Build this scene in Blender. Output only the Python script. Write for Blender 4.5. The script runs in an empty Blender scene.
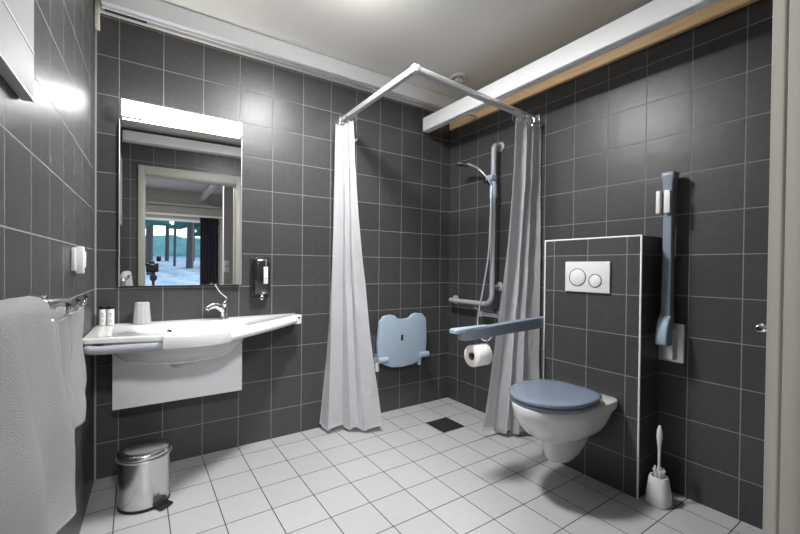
import bpy, bmesh, math, random
from mathutils import Vector, Matrix, noise
random.seed(7)
PI = math.pi
SC = bpy.context.scene
COL = SC.collection
V = Vector

# ------------------------------------------------------------------ materials
def mat(name, col, rough=.5, metal=0., spec=.5, coat=0., sheen=0., trans=0., ior=1.45, alpha=1., sss=0.):
    m = bpy.data.materials.new(name); m.use_nodes = True
    b = m.node_tree.nodes['Principled BSDF']
    b.inputs['Base Color'].default_value = (*col, 1)
    b.inputs['Roughness'].default_value = rough
    b.inputs['Metallic'].default_value = metal
    b.inputs['Specular IOR Level'].default_value = spec
    b.inputs['Coat Weight'].default_value = coat
    b.inputs['Sheen Weight'].default_value = sheen
    b.inputs['Transmission Weight'].default_value = trans
    b.inputs['IOR'].default_value = ior
    b.inputs['Alpha'].default_value = alpha
    return m
def nodes(m): return m.node_tree.nodes, m.node_tree.links, m.node_tree.nodes['Principled BSDF']
def add_noise(m, scale, strength, dist=.002, colvar=0., detail=3., coord='Object', roughvar=0.):
    N, L, b = nodes(m)
    tc = N.new('ShaderNodeTexCoord'); n = N.new('ShaderNodeTexNoise')
    n.inputs['Scale'].default_value = scale; n.inputs['Detail'].default_value = detail
    L.new(tc.outputs[coord], n.inputs['Vector'])
    if strength:
        bp = N.new('ShaderNodeBump'); bp.inputs['Strength'].default_value = strength; bp.inputs['Distance'].default_value = dist
        L.new(n.outputs['Fac'], bp.inputs['Height']); L.new(bp.outputs['Normal'], b.inputs['Normal'])
    if colvar:
        c = tuple(b.inputs['Base Color'].default_value)
        mx = N.new('ShaderNodeMix'); mx.data_type = 'RGBA'
        mx.inputs[6].default_value = (*[min(1, x*(1-colvar)) for x in c[:3]], 1)
        mx.inputs[7].default_value = (*[min(1, x*(1+colvar)) for x in c[:3]], 1)
        L.new(n.outputs['Fac'], mx.inputs[0]); L.new(mx.outputs[2], b.inputs['Base Color'])
    return m
def tile_mat(name, c1, c2, grout, mortar, rough, wav, bias=0., spec=.5, cloud=.1):
    m = mat(name, c1, rough, spec=spec)
    N, L, b = nodes(m)
    uv = N.new('ShaderNodeUVMap')
    br = N.new('ShaderNodeTexBrick'); br.offset = 0.; br.squash = 1.; br.offset_frequency = 1; br.squash_frequency = 1
    br.inputs['Color1'].default_value = (*c1, 1); br.inputs['Color2'].default_value = (*c2, 1); br.inputs['Mortar'].default_value = (*grout, 1)
    br.inputs['Scale'].default_value = 1.; br.inputs['Mortar Size'].default_value = mortar; br.inputs['Mortar Smooth'].default_value = .15
    br.inputs['Bias'].default_value = bias; br.inputs['Brick Width'].default_value = .2; br.inputs['Row Height'].default_value = .2
    L.new(uv.outputs['UV'], br.inputs['Vector'])
    n = N.new('ShaderNodeTexNoise'); n.inputs['Scale'].default_value = 9.; n.inputs['Detail'].default_value = 2.
    L.new(uv.outputs['UV'], n.inputs['Vector'])
    n2 = N.new('ShaderNodeTexNoise'); n2.inputs['Scale'].default_value = 35.; n2.inputs['Detail'].default_value = 3.
    L.new(uv.outputs['UV'], n2.inputs['Vector'])
    mul = N.new('ShaderNodeMix'); mul.data_type = 'RGBA'; mul.blend_type = 'MULTIPLY'; mul.inputs[0].default_value = cloud
    L.new(br.outputs['Color'], mul.inputs[6]); L.new(n2.outputs['Fac'], mul.inputs[7])
    L.new(mul.outputs[2], b.inputs['Base Color'])
    # slightly domed, uneven tiles: wide-smoothed brick mask as height plus noise
    br2 = N.new('ShaderNodeTexBrick'); br2.offset = 0.; br2.squash = 1.
    for k, v in (('Scale', 1.), ('Mortar Size', .016), ('Mortar Smooth', 1.), ('Brick Width', .2), ('Row Height', .2)): br2.inputs[k].default_value = v
    L.new(uv.outputs['UV'], br2.inputs['Vector'])
    bp0 = N.new('ShaderNodeBump'); bp0.invert = True; bp0.inputs['Strength'].default_value = .12; bp0.inputs['Distance'].default_value = .0012
    L.new(br2.outputs['Fac'], bp0.inputs['Height'])
    bp1 = N.new('ShaderNodeBump'); bp1.invert = True; bp1.inputs['Strength'].default_value = .8; bp1.inputs['Distance'].default_value = .002
    L.new(br.outputs['Fac'], bp1.inputs['Height']); L.new(bp0.outputs['Normal'], bp1.inputs['Normal'])
    bp2 = N.new('ShaderNodeBump'); bp2.inputs['Strength'].default_value = wav; bp2.inputs['Distance'].default_value = .004
    L.new(n.outputs['Fac'], bp2.inputs['Height']); L.new(bp1.outputs['Normal'], bp2.inputs['Normal'])
    L.new(bp2.outputs['Normal'], b.inputs['Normal'])
    rr = N.new('ShaderNodeMapRange'); rr.inputs['To Min'].default_value = rough; rr.inputs['To Max'].default_value = .85
    L.new(br.outputs['Fac'], rr.inputs['Value']); L.new(rr.outputs['Result'], b.inputs['Roughness'])
    return m

M = {}
M['walltile'] = tile_mat('charcoal_wall_tile', (.067, .065, .066), (.082, .080, .081), (.32, .315, .31), .0022, .38, .42, cloud=.35)
M['floortile'] = tile_mat('light_floor_tile', (.50, .502, .512), (.53, .532, .542), (.06, .06, .06), .0022, .38, .06)
M['ceiling'] = add_noise(mat('ceiling_paint', (.82, .805, .76), .8), 60, .05, .001)
M['plaster'] = mat('room_wall_paint', (.42, .41, .40), .85)
M['frame'] = add_noise(mat('door_frame_paint', (.38, .372, .34), .45), 20, .03)
M['white'] = mat('white_lacquer', (.86, .87, .88), .3)
M['cream'] = mat('cream_lacquer', (.80, .78, .70), .45)
M['porcelain'] = mat('porcelain', (.70, .70, .705), .09, coat=.4)
M['plastic_white'] = mat('white_plastic', (.78, .78, .77), .35)
M['alu'] = mat('anodised_aluminium', (.80, .82, .84), .32, metal=.6)
M['chrome'] = mat('chrome', (.83, .84, .86), .09, metal=1.)
M['steel'] = mat('brushed_steel', (.70, .69, .68), .26, metal=1.)
M['bluegrey'] = mat('blue_grey_plastic', (.24, .285, .335), .34)
M['lidblue'] = mat('blue_seat_plastic', (.225, .275, .36), .12, coat=.3)
M['seatblue'] = add_noise(mat('pale_blue_plastic', (.36, .45, .55), .5), 120, .15, .001)
M['greybar'] = mat('grey_coated_tube', (.38, .40, .43), .35)
M['black'] = mat('black_rubber', (.012, .012, .013), .5)
M['dark'] = mat('dark_grey_plastic', (.05, .05, .055), .35)
M['plate'] = add_noise(mat('satin_steel_plate', (.66, .66, .66), .35, metal=.7), 5, 0)
M['paper'] = add_noise(mat('tissue_paper', (.86, .85, .82), .95), 150, .2, .001)
M['card'] = mat('cardboard_core', (.22, .19, .16), .9)
M['mirror'] = mat('mirror_silver', (.90, .91, .91), .005, metal=1.)
M['label'] = mat('label_white', (.82, .82, .80), .5)
M['ink'] = mat('label_ink', (.03, .03, .03), .6)
M['glass'] = mat('clear_glass', (1, 1, 1), .02, trans=1., ior=1.45)
M['darkglass'] = mat('smoked_plastic', (.018, .02, .022), .15, spec=.7, coat=.3)
M['drape'] = mat('dark_drape', (.06, .055, .075), .9)
M['bark'] = add_noise(mat('bark', (.10, .08, .07), .95), 30, .5, .01, .3)
M['leaf'] = add_noise(mat('evergreen', (.05, .13, .10), .9), 12, .6, .03, .5)
M['hedge'] = add_noise(mat('hedge_green', (.30, .48, .46), .9), 8, .4, .03, .4)
M['snow'] = add_noise(mat('snow', (.50, .58, .62), .8), 1.3, 1., .3, .75, 10.)
M['redpaint'] = mat('red_paint', (.5, .06, .05), .6)

def wood_mat():
    m = mat('pine_board', (.74, .50, .27), .5)
    N, L, b = nodes(m)
    tc = N.new('ShaderNodeTexCoord'); mp = N.new('ShaderNodeMapping'); mp.inputs['Scale'].default_value = (30, 1.5, 30)
    n = N.new('ShaderNodeTexNoise'); n.inputs['Scale'].default_value = 2.; n.inputs['Detail'].default_value = 4.
    r = N.new('ShaderNodeValToRGB'); r.color_ramp.elements[0].color = (.80, .56, .31, 1); r.color_ramp.elements[1].color = (.64, .41, .20, 1)
    r.color_ramp.elements[0].position = .35; r.color_ramp.elements[1].position = .75
    L.new(tc.outputs['Object'], mp.inputs['Vector']); L.new(mp.outputs['Vector'], n.inputs['Vector'])
    L.new(n.outputs['Fac'], r.inputs['Fac']); L.new(r.outputs['Color'], b.inputs['Base Color'])
    return m
M['wood'] = wood_mat()
def towel_mat():
    m = mat('terry_towel', (.80, .80, .80), .95, sheen=.3)
    N, L, b = nodes(m)
    tc = N.new('ShaderNodeTexCoord'); v = N.new('ShaderNodeTexVoronoi'); v.inputs['Scale'].default_value = 800.
    n = N.new('ShaderNodeTexNoise'); n.inputs['Scale'].default_value = 260.; n.inputs['Detail'].default_value = 4.
    L.new(tc.outputs['Object'], v.inputs['Vector']); L.new(tc.outputs['Object'], n.inputs['Vector'])
    a = N.new('ShaderNodeMath'); a.operation = 'ADD'; L.new(v.outputs['Distance'], a.inputs[0]); L.new(n.outputs['Fac'], a.inputs[1])
    bp = N.new('ShaderNodeBump'); bp.inputs['Strength'].default_value = .8; bp.inputs['Distance'].default_value = .0028
    L.new(a.outputs[0], bp.inputs['Height']); L.new(bp.outputs['Normal'], b.inputs['Normal'])
    return m
M['towel'] = towel_mat()
def curtain_mat():
    m = mat("shower_curtain_fabric", (.89, .89, .905), .55, sheen=.15)
    N, L, b = nodes(m)
    out = [n for n in N if n.type == 'OUTPUT_MATERIAL'][0]
    tr = N.new('ShaderNodeBsdfTranslucent'); tr.inputs['Color'].default_value = (.93, .93, .945, 1)
    ms = N.new('ShaderNodeMixShader'); ms.inputs[0].default_value = .42
    L.new(b.outputs[0], ms.inputs[1]); L.new(tr.outputs[0], ms.inputs[2]); L.new(ms.outputs[0], out.inputs['Surface'])
    tc = N.new('ShaderNodeTexCoord'); n = N.new('ShaderNodeTexNoise'); n.inputs['Scale'].default_value = 14.; n.inputs['Detail'].default_value = 3.
    n.inputs['Distortion'].default_value = .6
    bp = N.new('ShaderNodeBump'); bp.inputs['Strength'].default_value = .6; bp.inputs['Distance'].default_value = .014
    L.new(tc.outputs['Object'], n.inputs['Vector']); L.new(n.outputs['Fac'], bp.inputs['Height']); L.new(bp.outputs['Normal'], b.inputs['Normal'])
    return m
M['curtain'] = curtain_mat()
def emis(name, col, s):
    m = mat(name, col, .5); b = m.node_tree.nodes['Principled BSDF']
    b.inputs['Emission Color'].default_value = (*col, 1); b.inputs['Emission Strength'].default_value = s
    return m
M['lamp'] = emis('lamp_diffuser', (1, .99, .985), 6.5)
M['ceil_lamp'] = emis('ceiling_lamp_glass', (1, .99, .985), 15.0)

# ------------------------------------------------------------------ mesh tools
class MB:
    def __init__(s): s.bm = bmesh.new()
    def box(s, lo, hi, bev=0., seg=2, mtx=None):
        t = bmesh.new(); bmesh.ops.create_cube(t, size=1.)
        lo, hi = V(lo), V(hi)
        for v in t.verts: v.co = V((lo[i] + (v.co[i]+.5)*(hi[i]-lo[i]) for i in range(3)))
        if bev > 0: bmesh.ops.bevel(t, geom=t.edges[:], offset=bev, segments=seg, profile=.5, affect='EDGES')
        s._merge(t, mtx); return s
    def _merge(s, t, mtx=None):
        if mtx is not None: bmesh.ops.transform(t, matrix=mtx, verts=t.verts[:])
        bmesh.ops.recalc_face_normals(t, faces=t.faces[:])
        me = bpy.data.meshes.new('tmp'); t.to_mesh(me); t.free(); s.bm.from_mesh(me); bpy.data.meshes.remove(me)
    def rings(s, rings, cap0=True, cap1=True, closed=True, mtx=None):
        t = bmesh.new(); R = [[t.verts.new(p) for p in r] for r in rings]; n = len(rings[0])
        for a, b in zip(R[:-1], R[1:]):
            for i in range(n if closed else n-1):
                j = (i+1) % n
                try: t.faces.new((a[i], a[j], b[j], b[i]))
                except ValueError: pass
        if cap0 and closed: t.faces.new(R[0][::-1])
        if cap1 and closed: t.faces.new(R[-1])
        s._merge(t, mtx); return s
    def lathe(s, prof, seg=32, mtx=None, cap=True):
        return s.rings([[V((r*math.cos(2*PI*i/seg), r*math.sin(2*PI*i/seg), z)) for i in range(seg)] for r, z in prof], cap, cap, True, mtx)
    def tube(s, pts, r, seg=12, cap=True):
        pts = [V(p) for p in pts]; n = len(pts); rr = r if isinstance(r, (list, tuple)) else [r]*n
        tan = []
        for i in range(n):
            a = pts[max(0, i-1)]; b = pts[min(n-1, i+1)]; tan.append((b-a).normalized())
        up = V((0, 0, 1)) if abs(tan[0].z) < .9 else V((1, 0, 0))
        x = tan[0].cross(up).normalized(); R = []
        for i in range(n):
            x = (x - tan[i]*x.dot(tan[i])).normalized(); y = tan[i].cross(x)
            R.append([pts[i] + (x*math.cos(2*PI*k/seg) + y*math.sin(2*PI*k/seg))*rr[i] for k in range(seg)])
        return s.rings(R, cap, cap)
    def prism(s, outline, z0, z1, bev=0., seg=2, mtx=None):
        t = bmesh.new(); a = [t.verts.new((x, y, z0)) for x, y in outline]; f = t.faces.new(a)
        r = bmesh.ops.extrude_face_region(t, geom=[f]); vs = [e for e in r['geom'] if isinstance(e, bmesh.types.BMVert)]
        for v in vs: v.co.z = z1
        if bev > 0:
            bmesh.ops.recalc_face_normals(t, faces=t.faces[:])
            ed = [e for e in t.edges if abs(e.verts[0].co.z-e.verts[1].co.z) < 1e-6]
            bmesh.ops.bevel(t, geom=ed, offset=bev, segments=seg, profile=.5, affect='EDGES')
        s._merge(t, mtx); return s
    def torus(s, R, r, seg=32, k=8, mtx=None, sx=1., sy=1.):
        rings = []
        for i in range(seg+1):
            a = 2*PI*i/seg; c = V((math.cos(a)*sx, math.sin(a)*sy, 0))
            rings.append([V((c.x*R, c.y*R, 0)) + (V((math.cos(a), math.sin(a), 0))*math.cos(2*PI*j/k) + V((0, 0, math.sin(2*PI*j/k))))*r for j in range(k)])
        return s.rings(rings, False, False, True, mtx)
    def grid(s, fn, nu, nv, thick=0., mtx=None):
        t = bmesh.new(); G = [[t.verts.new(fn(i/nu, j/nv)) for j in range(nv+1)] for i in range(nu+1)]
        for i in range(nu):
            for j in range(nv): t.faces.new((G[i][j], G[i+1][j], G[i+1][j+1], G[i][j+1]))
        if thick: bmesh.ops.solidify(t, geom=t.faces[:], thickness=thick)
        s._merge(t, mtx); return s
    def build(s, name, m, parent=None, smooth=True, ang=40):
        me = bpy.data.meshes.new(name); s.bm.to_mesh(me); s.bm.free()
        o = bpy.data.objects.new(name, me); COL.objects.link(o)
        for x in (m if isinstance(m, (list, tuple)) else [m]): me.materials.append(x)
        if smooth: me.shade_smooth(); me.set_sharp_from_angle(angle=math.radians(ang))
        if parent is not None: setp(o, parent)
        return o
def root_off(p):
    w = V((0, 0, 0))
    while p is not None: w += V(p.location); p = p.parent
    return w
def setp(o, parent):           # mesh data is written in world coordinates: shift it to the parent's origin
    off = root_off(parent)
    o.data.transform(Matrix.Translation(-off)); o.parent = parent
def thing(name, label, cat, loc=(0, 0, 0), group=None):
    o = bpy.data.objects.new(name, None); COL.objects.link(o); o.location = loc; o.empty_display_size = .1
    return tag(o, label, cat, group)
def tag(o, label, cat, group=None):
    o['label'] = label; o['category'] = cat
    if group: o['group'] = group
    return o
def struct(o): o['kind'] = 'structure'; return o
def rect(cx, cy, w, h, r, n=5):
    out = []
    for qx, qy, a0 in ((1, 1, 0), (-1, 1, 90), (-1, -1, 180), (1, -1, 270)):
        for i in range(n+1):
            a = math.radians(a0 + 90*i/n)
            out.append((cx+qx*(w/2-r)+r*math.cos(a), cy+qy*(h/2-r)+r*math.sin(a)))
    return out
def T(x, y, z): return Matrix.Translation((x, y, z))
def RXm(a): return Matrix.Rotation(a, 4, 'X')
def RYm(a): return Matrix.Rotation(a, 4, 'Y')
def RZm(a): return Matrix.Rotation(a, 4, 'Z')
def bez(p, n=12):
    P = [V(q) for q in p]; out = []
    for i in range(n+1):
        t = i/n; Q = P[:]
        while len(Q) > 1: Q = [Q[k].lerp(Q[k+1], t) for k in range(len(Q)-1)]
        out.append(Q[0])
    return out
def cr(P, n=8):                # Catmull-Rom through points
    P = [V(p) for p in P]; Q = [P[0]*2-P[1]] + P + [P[-1]*2-P[-2]]; out = []
    for i in range(1, len(Q)-2):
        for k in range(n):
            t = k/n; a, b, c, d = Q[i-1], Q[i], Q[i+1], Q[i+2]
            out.append(.5*((2*b)+(-a+c)*t+(2*a-5*b+4*c-d)*t*t+(-a+3*b-3*c+d)*t**3))
    out.append(P[-1]); return out

LA, RA = .033, .0079
def LX(y): return -2.4017 + y*math.tan(LA)
def RX(y): return -y*math.tan(RA)
FY = -2.33                     # inner face of the front wall
CZ = 2.50                      # ceiling

# ------------------------------------------------------------------ shell
def quad_uv(name, pts, uvs, m, kind=True, back=.1):
    """flat wall of real thickness; pts = 4 corners of the visible face"""
    me = bpy.data.meshes.new(name)
    P = [V(p) for p in pts]; n = (P[1]-P[0]).cross(P[3]-P[0]).normalized()
    Q = [p - n*back for p in P]
    faces = [(0, 1, 2, 3), (7, 6, 5, 4)] + [(i, i+4, (i+1) % 4+4, (i+1) % 4) for i in range(4)]
    me.from_pydata([tuple(p) for p in P+Q], [], faces)
    uvl = me.uv_layers.new(name='UVMap')
    for f in me.polygons:
        for li in f.loop_indices:
            uvl.data[li].uv = uvs[me.loops[li].vertex_index % 4]
    me.materials.append(m); o = bpy.data.objects.new(name, me); COL.objects.link(o)
    return struct(o) if kind else o
zo = .184
# back wall: visible face looks to -y
quad_uv('wall_back', [(-2.56, 0, 0), (.1, 0, 0), (.1, 0, CZ), (-2.56, 0, CZ)],
        [(-2.56+.101+4*.8-0.0, -zo+.2), (.1+.101+3.2, -zo+.2), (.1+.101+3.2, CZ-zo+.2), (-2.56+.101+3.2, CZ-zo+.2)], M['walltile'])
# right wall: looks to -x
yR = -2.5
quad_uv('wall_right', [(0, 0, 0), (RX(yR), yR, 0), (RX(yR), yR, CZ), (0, 0, CZ)],
        [(.2-.118, .2-zo), (.2-.118+2.5, .2-zo), (.2-.118+2.5, .2-zo+CZ), (.2-.118, .2-zo+CZ)], M['walltile'])
# left wall: looks to +x
quad_uv('wall_left', [(LX(yR), yR, 0), (LX(0), 0, 0), (LX(0), 0, CZ), (LX(yR), yR, CZ)],
        [(.2*20-2.5+.0, .2-zo), (4.0, .2-zo), (4.0, .2-zo+CZ), (1.5, .2-zo+CZ)], M['walltile'])
# floor and ceiling
quad_uv('floor', [(-2.6, FY-.12, 0), (.1, FY-.12, 0), (.1, .1, 0), (-2.6, .1, 0)],
        [(x+1.703+4, y+.127+4) for x, y in ((-2.6, FY-.12), (.1, FY-.12), (.1, .1), (-2.6, .1))], M['floortile'])
quad_uv('ceiling', [(-2.6, .1, CZ), (.1, .1, CZ), (.1, FY-.1, CZ), (-2.6, FY-.1, CZ)], [(0, 0)]*4, M['ceiling'])
# front wall with the door opening
OL, OR, OT = -2.278, -1.388, 2.045
for nm, x0, x1, z0, z1 in (('wall_front', OR, .12, 0, CZ), ('wall_front', OL, OR, OT, CZ), ('wall_front', -2.6, OL, 0, CZ)):
    quad_uv(nm, [(x1, FY, z0), (x0, FY, z0), (x0, FY, z1), (x1, FY, z1)],
            [(5-x1, z0+.2-zo), (5-x0, z0+.2-zo), (5-x0, z1+.2-zo), (5-x1, z1+.2-zo)], M['walltile'], back=.10)
# door frame: bathroom casing, lining with stop, room casing
b = MB()
CW, CT = .056, .022
b.box((OR-.0, FY-.001, 0), (OR+CW, FY+CT, OT+.095), .004)
b.box((OL-CW, FY-.001, 0), (OL, FY+CT, OT+.095), .004)
b.box((OL-.0, FY-.001, OT), (OR+.0, FY+CT, OT+.095), .004)
b.box((OR-.004, FY-.10, 0), (OR+.012, FY+.002, OT), .003)
b.box((OR-.018, FY-.085, 0), (OR-.004, FY-.04, OT), .003)
b.box((OL-.012, FY-.10, 0), (OL+.004, FY+.002, OT), .003)
b.box((OL, FY-.10, OT-.012), (OR, FY+.002, OT+.004), .003)
b.box((OR, FY-.122, 0), (OR+CW, FY-.099, OT+.07), .004)
b.box((OL-CW, FY-.122, 0), (OL, FY-.099, OT+.07), .004)
b.box((OL, FY-.122, OT), (OR, FY-.099, OT+.07), .004)
struct(b.build('trim_1', M['frame']))
# corner sealant strips
b = MB(); b.box((LX(0)-.002, -.007, 0), (LX(0)+.007, .002, 2.33), 0); struct(b.build('trim_2', mat('sealant', (.35, .35, .34), .6)))

# ------------------------------------------------------------------ boxed-in cistern
BX, BY0, BY1, BZ = -.2, -1.072, -1.598, 1.275
cb = thing('cistern_boxing', 'low charcoal tiled boxing with white edge trim behind the toilet', 'boxing', (-.1, -1.33, 0))
def uvbox(name, faces, m, parent):
    me = bpy.data.meshes.new(name); vs = []; fs = []; uv = []
    off = root_off(parent)
    for pts, uvs in faces:
        k = len(vs); vs += [tuple(V(p)-off) for p in pts]; fs.append(tuple(range(k, k+4))); uv += uvs
    me.from_pydata(vs, [], fs); l = me.uv_layers.new(name='UVMap')
    for i, q in enumerate(uv): l.data[i].uv = q
    me.materials.append(m); o = bpy.data.objects.new(name, me); COL.objects.link(o); o.parent = parent; return o
x1 = .012
vz = lambda z: z+.2-zo+.0
uc = .06
uvbox('tiled_body', [
    ([(BX, BY0, 0), (BX, BY1, 0), (BX, BY1, BZ), (BX, BY0, BZ)], [(3.94, vz(0)), (4.466, vz(0)), (4.466, vz(BZ)), (3.94, vz(BZ))]),
    ([(BX, BY1, 0), (RX(BY1), BY1, 0), (RX(BY1), BY1, BZ), (BX, BY1, BZ)], [(3.99, vz(0)), (4.2, vz(0)), (4.2, vz(BZ)), (3.99, vz(BZ))]),
    ([(RX(BY0), BY0, 0), (BX, BY0, 0), (BX, BY0, BZ), (RX(BY0), BY0, BZ)], [(4.0, vz(0)), (4.2, vz(0)), (4.2, vz(BZ)), (4.0, vz(BZ))]),
    ([(BX, BY0, BZ), (BX, BY1, BZ), (RX(BY1), BY1, BZ), (RX(BY0), BY0, BZ)], [(4.0+uc, 4.02), (4.52+uc, 4.02), (4.52+uc, 4.23), (4.0+uc, 4.23)])], M['walltile'], cb)
for lo, hi in (((BX-.003, BY1-.003, 0), (BX+.005, BY1+.005, BZ+.003)), ((BX-.003, BY0-.004, 0), (BX+.005, BY0+.003, BZ+.003)),
               ((BX-.003, BY1+.005, BZ-.005), (BX+.005, BY0-.004, BZ+.003))):
    MB().box(lo, hi, .002).build('edge_trim', M['white'], cb)

# ------------------------------------------------------------------ flush plate
fy, fz, fx = -1.333, 1.068, BX
fp = thing('flush_plate', 'white dual flush plate with two round buttons above the toilet', 'flush plate', (fx, fy, fz-.08))
toX = Matrix(((0, 0, -1, 0), (1, 0, 0, 0), (0, 1, 0, 0), (0, 0, 0, 1)))     # local x->y, y->z, z-> -x
fm = T(fx, fy, fz) @ toX
MB().prism(rect(0, 0, .246, .164, .004), .001, .013, .003, mtx=fm).build('plate', M['plastic_white'], fp)
for nm, yy, zz, r in (('large_button', .050, -.004, .047), ('small_button', -.048, -.020, .034)):
    bt = MB().lathe([(r-.003, .012), (r-.003, .0150), (r-.005, .0165), (0.001, .0168)], 40, fm @ T(yy, zz, 0)).build(nm, M['plastic_white'], fp)
    MB().torus(r, .0019, 48, 8, fm @ T(yy, zz, .0135)).build('chrome_ring', M['dark'], bt)

# ------------------------------------------------------------------ toilet
ty = -1.335
wc = thing('toilet', 'white wall hung toilet with blue lid fixed to the tiled boxing', 'toilet', (BX-.3, ty, 0))
def oval(x_tip, x_back, half, z, n=40, sq=2.3, yoff=0, backw=None):
    """egg/D outline: rounded at the tip (-x), straighter at the back"""
    out = []; cx = x_tip + (x_back-x_tip)*.52
    for i in range(n):
        a = 2*PI*i/n; c, s_ = math.cos(a), math.sin(a)
        if c < 0:
            x = cx - (cx-x_tip)*abs(c)**(2/2.05); y = half*math.copysign(abs(s_)**(2/2.05), s_)
        else:
            e = 2/sq
            x = cx + (x_back-cx)*abs(c)**e; y = half*math.copysign(abs(s_)**(2/sq), s_)
            if backw: y *= 1-(1-backw/half)*(abs(c)**1.5)
        out.append(V((x, ty+y+yoff, z)))
    return out
TIP = -.725
SH = .462
rings = []
for tip, back, half, z, sq, bw in ((-.49, -.38, .035, .155, 3, .032), (-.515, -.35, .055, .158, 3, .05), (-.530, -.31, .064, .18, 3, .06), (-.540, -.27, .070, .215, 3.5, .066), (-.550, -.24, .077, .25, 3.5, .075),
                               (-.565, -.225, .090, .272, 4, .085), (-.600, -.215, .115, .285, 4, .105), (-.645, -.208, .142, .312, 4.5, .128), (-.685, -.203, .163, .352, 5, .148),
                               (-.708, -.202, .174, .390, 7, .145), (-.716, -.201, .180, .412, 9, .150), (-.718, -.201, .181, .419, 12, .166), (-.719, -.201, .182, .423, 14, .168), (TIP, -.201, .185, SH-.008, 14, .170), (TIP+.004, -.202, .182, SH-.002, 14, .168),
                               (TIP+.012, -.205, .176, SH, 14, .164)):
    rings.append(oval(tip, back, half, z, 104, sq, 0, bw))
MB().rings(rings).build('bowl', M['porcelain'], wc, ang=60)
LB = -.300
def lid_rings(tip, back, half, zs, sq=4.2, bw=.145):
    R = []
    for ins, z in zs: R.append(oval(tip+ins, back-ins*.8, half-ins, z, 64, sq, 0, bw-ins))
    return R
MB().rings(lid_rings(TIP+.004, LB, .186, [(.012, SH+.001), (.003, SH+.003), (0, SH+.008), (0, SH+.013), (.004, SH+.017), (.012, SH+.018)])).build('seat', M['lidblue'], wc, ang=50)
MB().rings(lid_rings(TIP-.003, LB+.003, .190, [(.012, SH+.022), (.003, SH+.0235), (0, SH+.027), (0, SH+.036), (.003, SH+.040), (.010, SH+.043), (.05, SH+.0465), (.11, SH+.0475)])).build('lid', M['lidblue'], wc, ang=50)
for s_ in (-1, 1):
    MB().lathe([(.012, 0), (.012, .05), (.010, .052), (0.001, .052)], 16, T(LB+.012, ty+s_*.10, SH+.014) @ RXm(s_*PI/2*-1) @ T(0, 0, -.025)).build('hinge', M['lidblue'], wc)

# ------------------------------------------------------------------ toilet brush
bx, by = -.150, -1.668
tb = thing('toilet_brush', 'white toilet brush standing in its holder beside the tiled boxing', 'toilet brush', (bx, by, 0))
sq = lambda w, r, z, yo=0: [V((x+bx, y+by+yo, z)) for x, y in rect(0, 0, w, w, r, 4)]
MB().rings([sq(.094, .03, .002), sq(.098, .03, .006), sq(.094, .034, .05), sq(.076, .03, .125), sq(.072, .03, .130), sq(.060, .026, .130), sq(.056, .024, .120), sq(.05, .02, .10)]).build('holder', M['plastic_white'], tb)
h = MB().tube([(bx, by, .10), (bx, by, .20), (bx, by, .25), (bx, by, .285), (bx, by, .315), (bx, by, .345), (bx, by, .366), (bx, by, .372)],
              [.006, .006, .006, .009, .0125, .011, .006, .002], 14).build('handle', M['plastic_white'], tb)
b = MB()
for k in range(10):
    a = 2*PI*k/10; b.tube([(bx+.012*math.cos(a), by+.012*math.sin(a), .115), (bx+.022*math.cos(a), by+.022*math.sin(a), .16+.014*random.random())], .0045, 6)
b.build('bristle_guard', M['plastic_white'], tb)

# ------------------------------------------------------------------ support arms
def arm_body(b, mtx, L=.86):
    """arm along local +x from the wall, y = width, z = up"""
    pass
ay = -1.045
ar = thing('support_arm', 'blue grey grab arm folded down left of the toilet', 'grab arm', (-.02, ay, .70), 'folding grab arms beside the toilet')
def arm_section(x, zc, h, w, y=0, r=None):
    r = r or min(h, w)*.3
    return [V((x, y+p, zc+q)) for p, q in rect(0, 0, w, h, r, 4)]
R = [arm_section(-.03, .790, .066, .040, ay, .007), arm_section(-.20, .788, .066, .040, ay, .007), arm_section(-.50, .779, .062, .044, ay, .007), arm_section(-.765, .768, .058, .050, ay, .007),
     arm_section(-.830, .766, .054, .052, ay, .010), arm_section(-.847, .763, .044, .046, ay, .012), arm_section(-.851, .762, .034, .038, ay, .012)]
MB().rings(R).build('arm', M['bluegrey'], ar, ang=50)
R = [arm_section(-.66, .804, .004, .036, ay), arm_section(-.80, .799, .010, .050, ay), arm_section(-.86, .793, .020, .058, ay+.002), arm_section(-.892, .790, .024, .056, ay+.003), arm_section(-.902, .789, .016, .044, ay+.003)]
MB().rings(R).build('end_pad', M['seatblue'], ar, ang=50)
MB().box((-.035, ay-.035, .66), (RX(ay)-.0, ay+.035, .86), .008).build('wall_plate', M['plate'], ar)
# raised arm
uy = -1.655
ur = thing('support_arm', 'blue grey grab arm folded upright against the right wall', 'grab arm', (-.05, uy, .70), 'folding grab arms beside the toilet')
def vsec(z, xc, dx, wy, yo=0, r=None):
    r = r or min(dx, wy)*.35
    return [V((xc+p, uy+yo+q, z)) for p, q in rect(0, 0, dx, wy, r, 4)]
R = [vsec(.745, -.070, .060, .050, 0, .006), vsec(.80, -.070, .062, .050, 0, .006), vsec(.86, -.062, .058, .046, 0, .006), vsec(.92, -.055, .048, .040, 0, .006), vsec(1.10, -.052, .044, .038, 0, .006), vsec(1.35, -.052, .046, .038, 0, .006),
     vsec(1.48, -.050, .052, .040, 0, .006), vsec(1.535, -.050, .058, .044, 0, .007), vsec(1.565, -.050, .066, .058, 0, .01), vsec(1.580, -.050, .066, .062, 0, .012), vsec(1.586, -.050, .056, .052, 0, .012)]
MB().rings(R).build('arm', M['bluegrey'], ur, ang=50)
R = []
for z, x, d in ((.748, -.112, .020), (.754, -.112, .030), (.79, -.111, .032), (.835, -.102, .030), (.868, -.088, .026), (.888, -.076, .016)): R.append(vsec(z, x, d, .050))
MB().rings(R).build('curved_foot', M['seatblue'], ur, ang=60)
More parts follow.
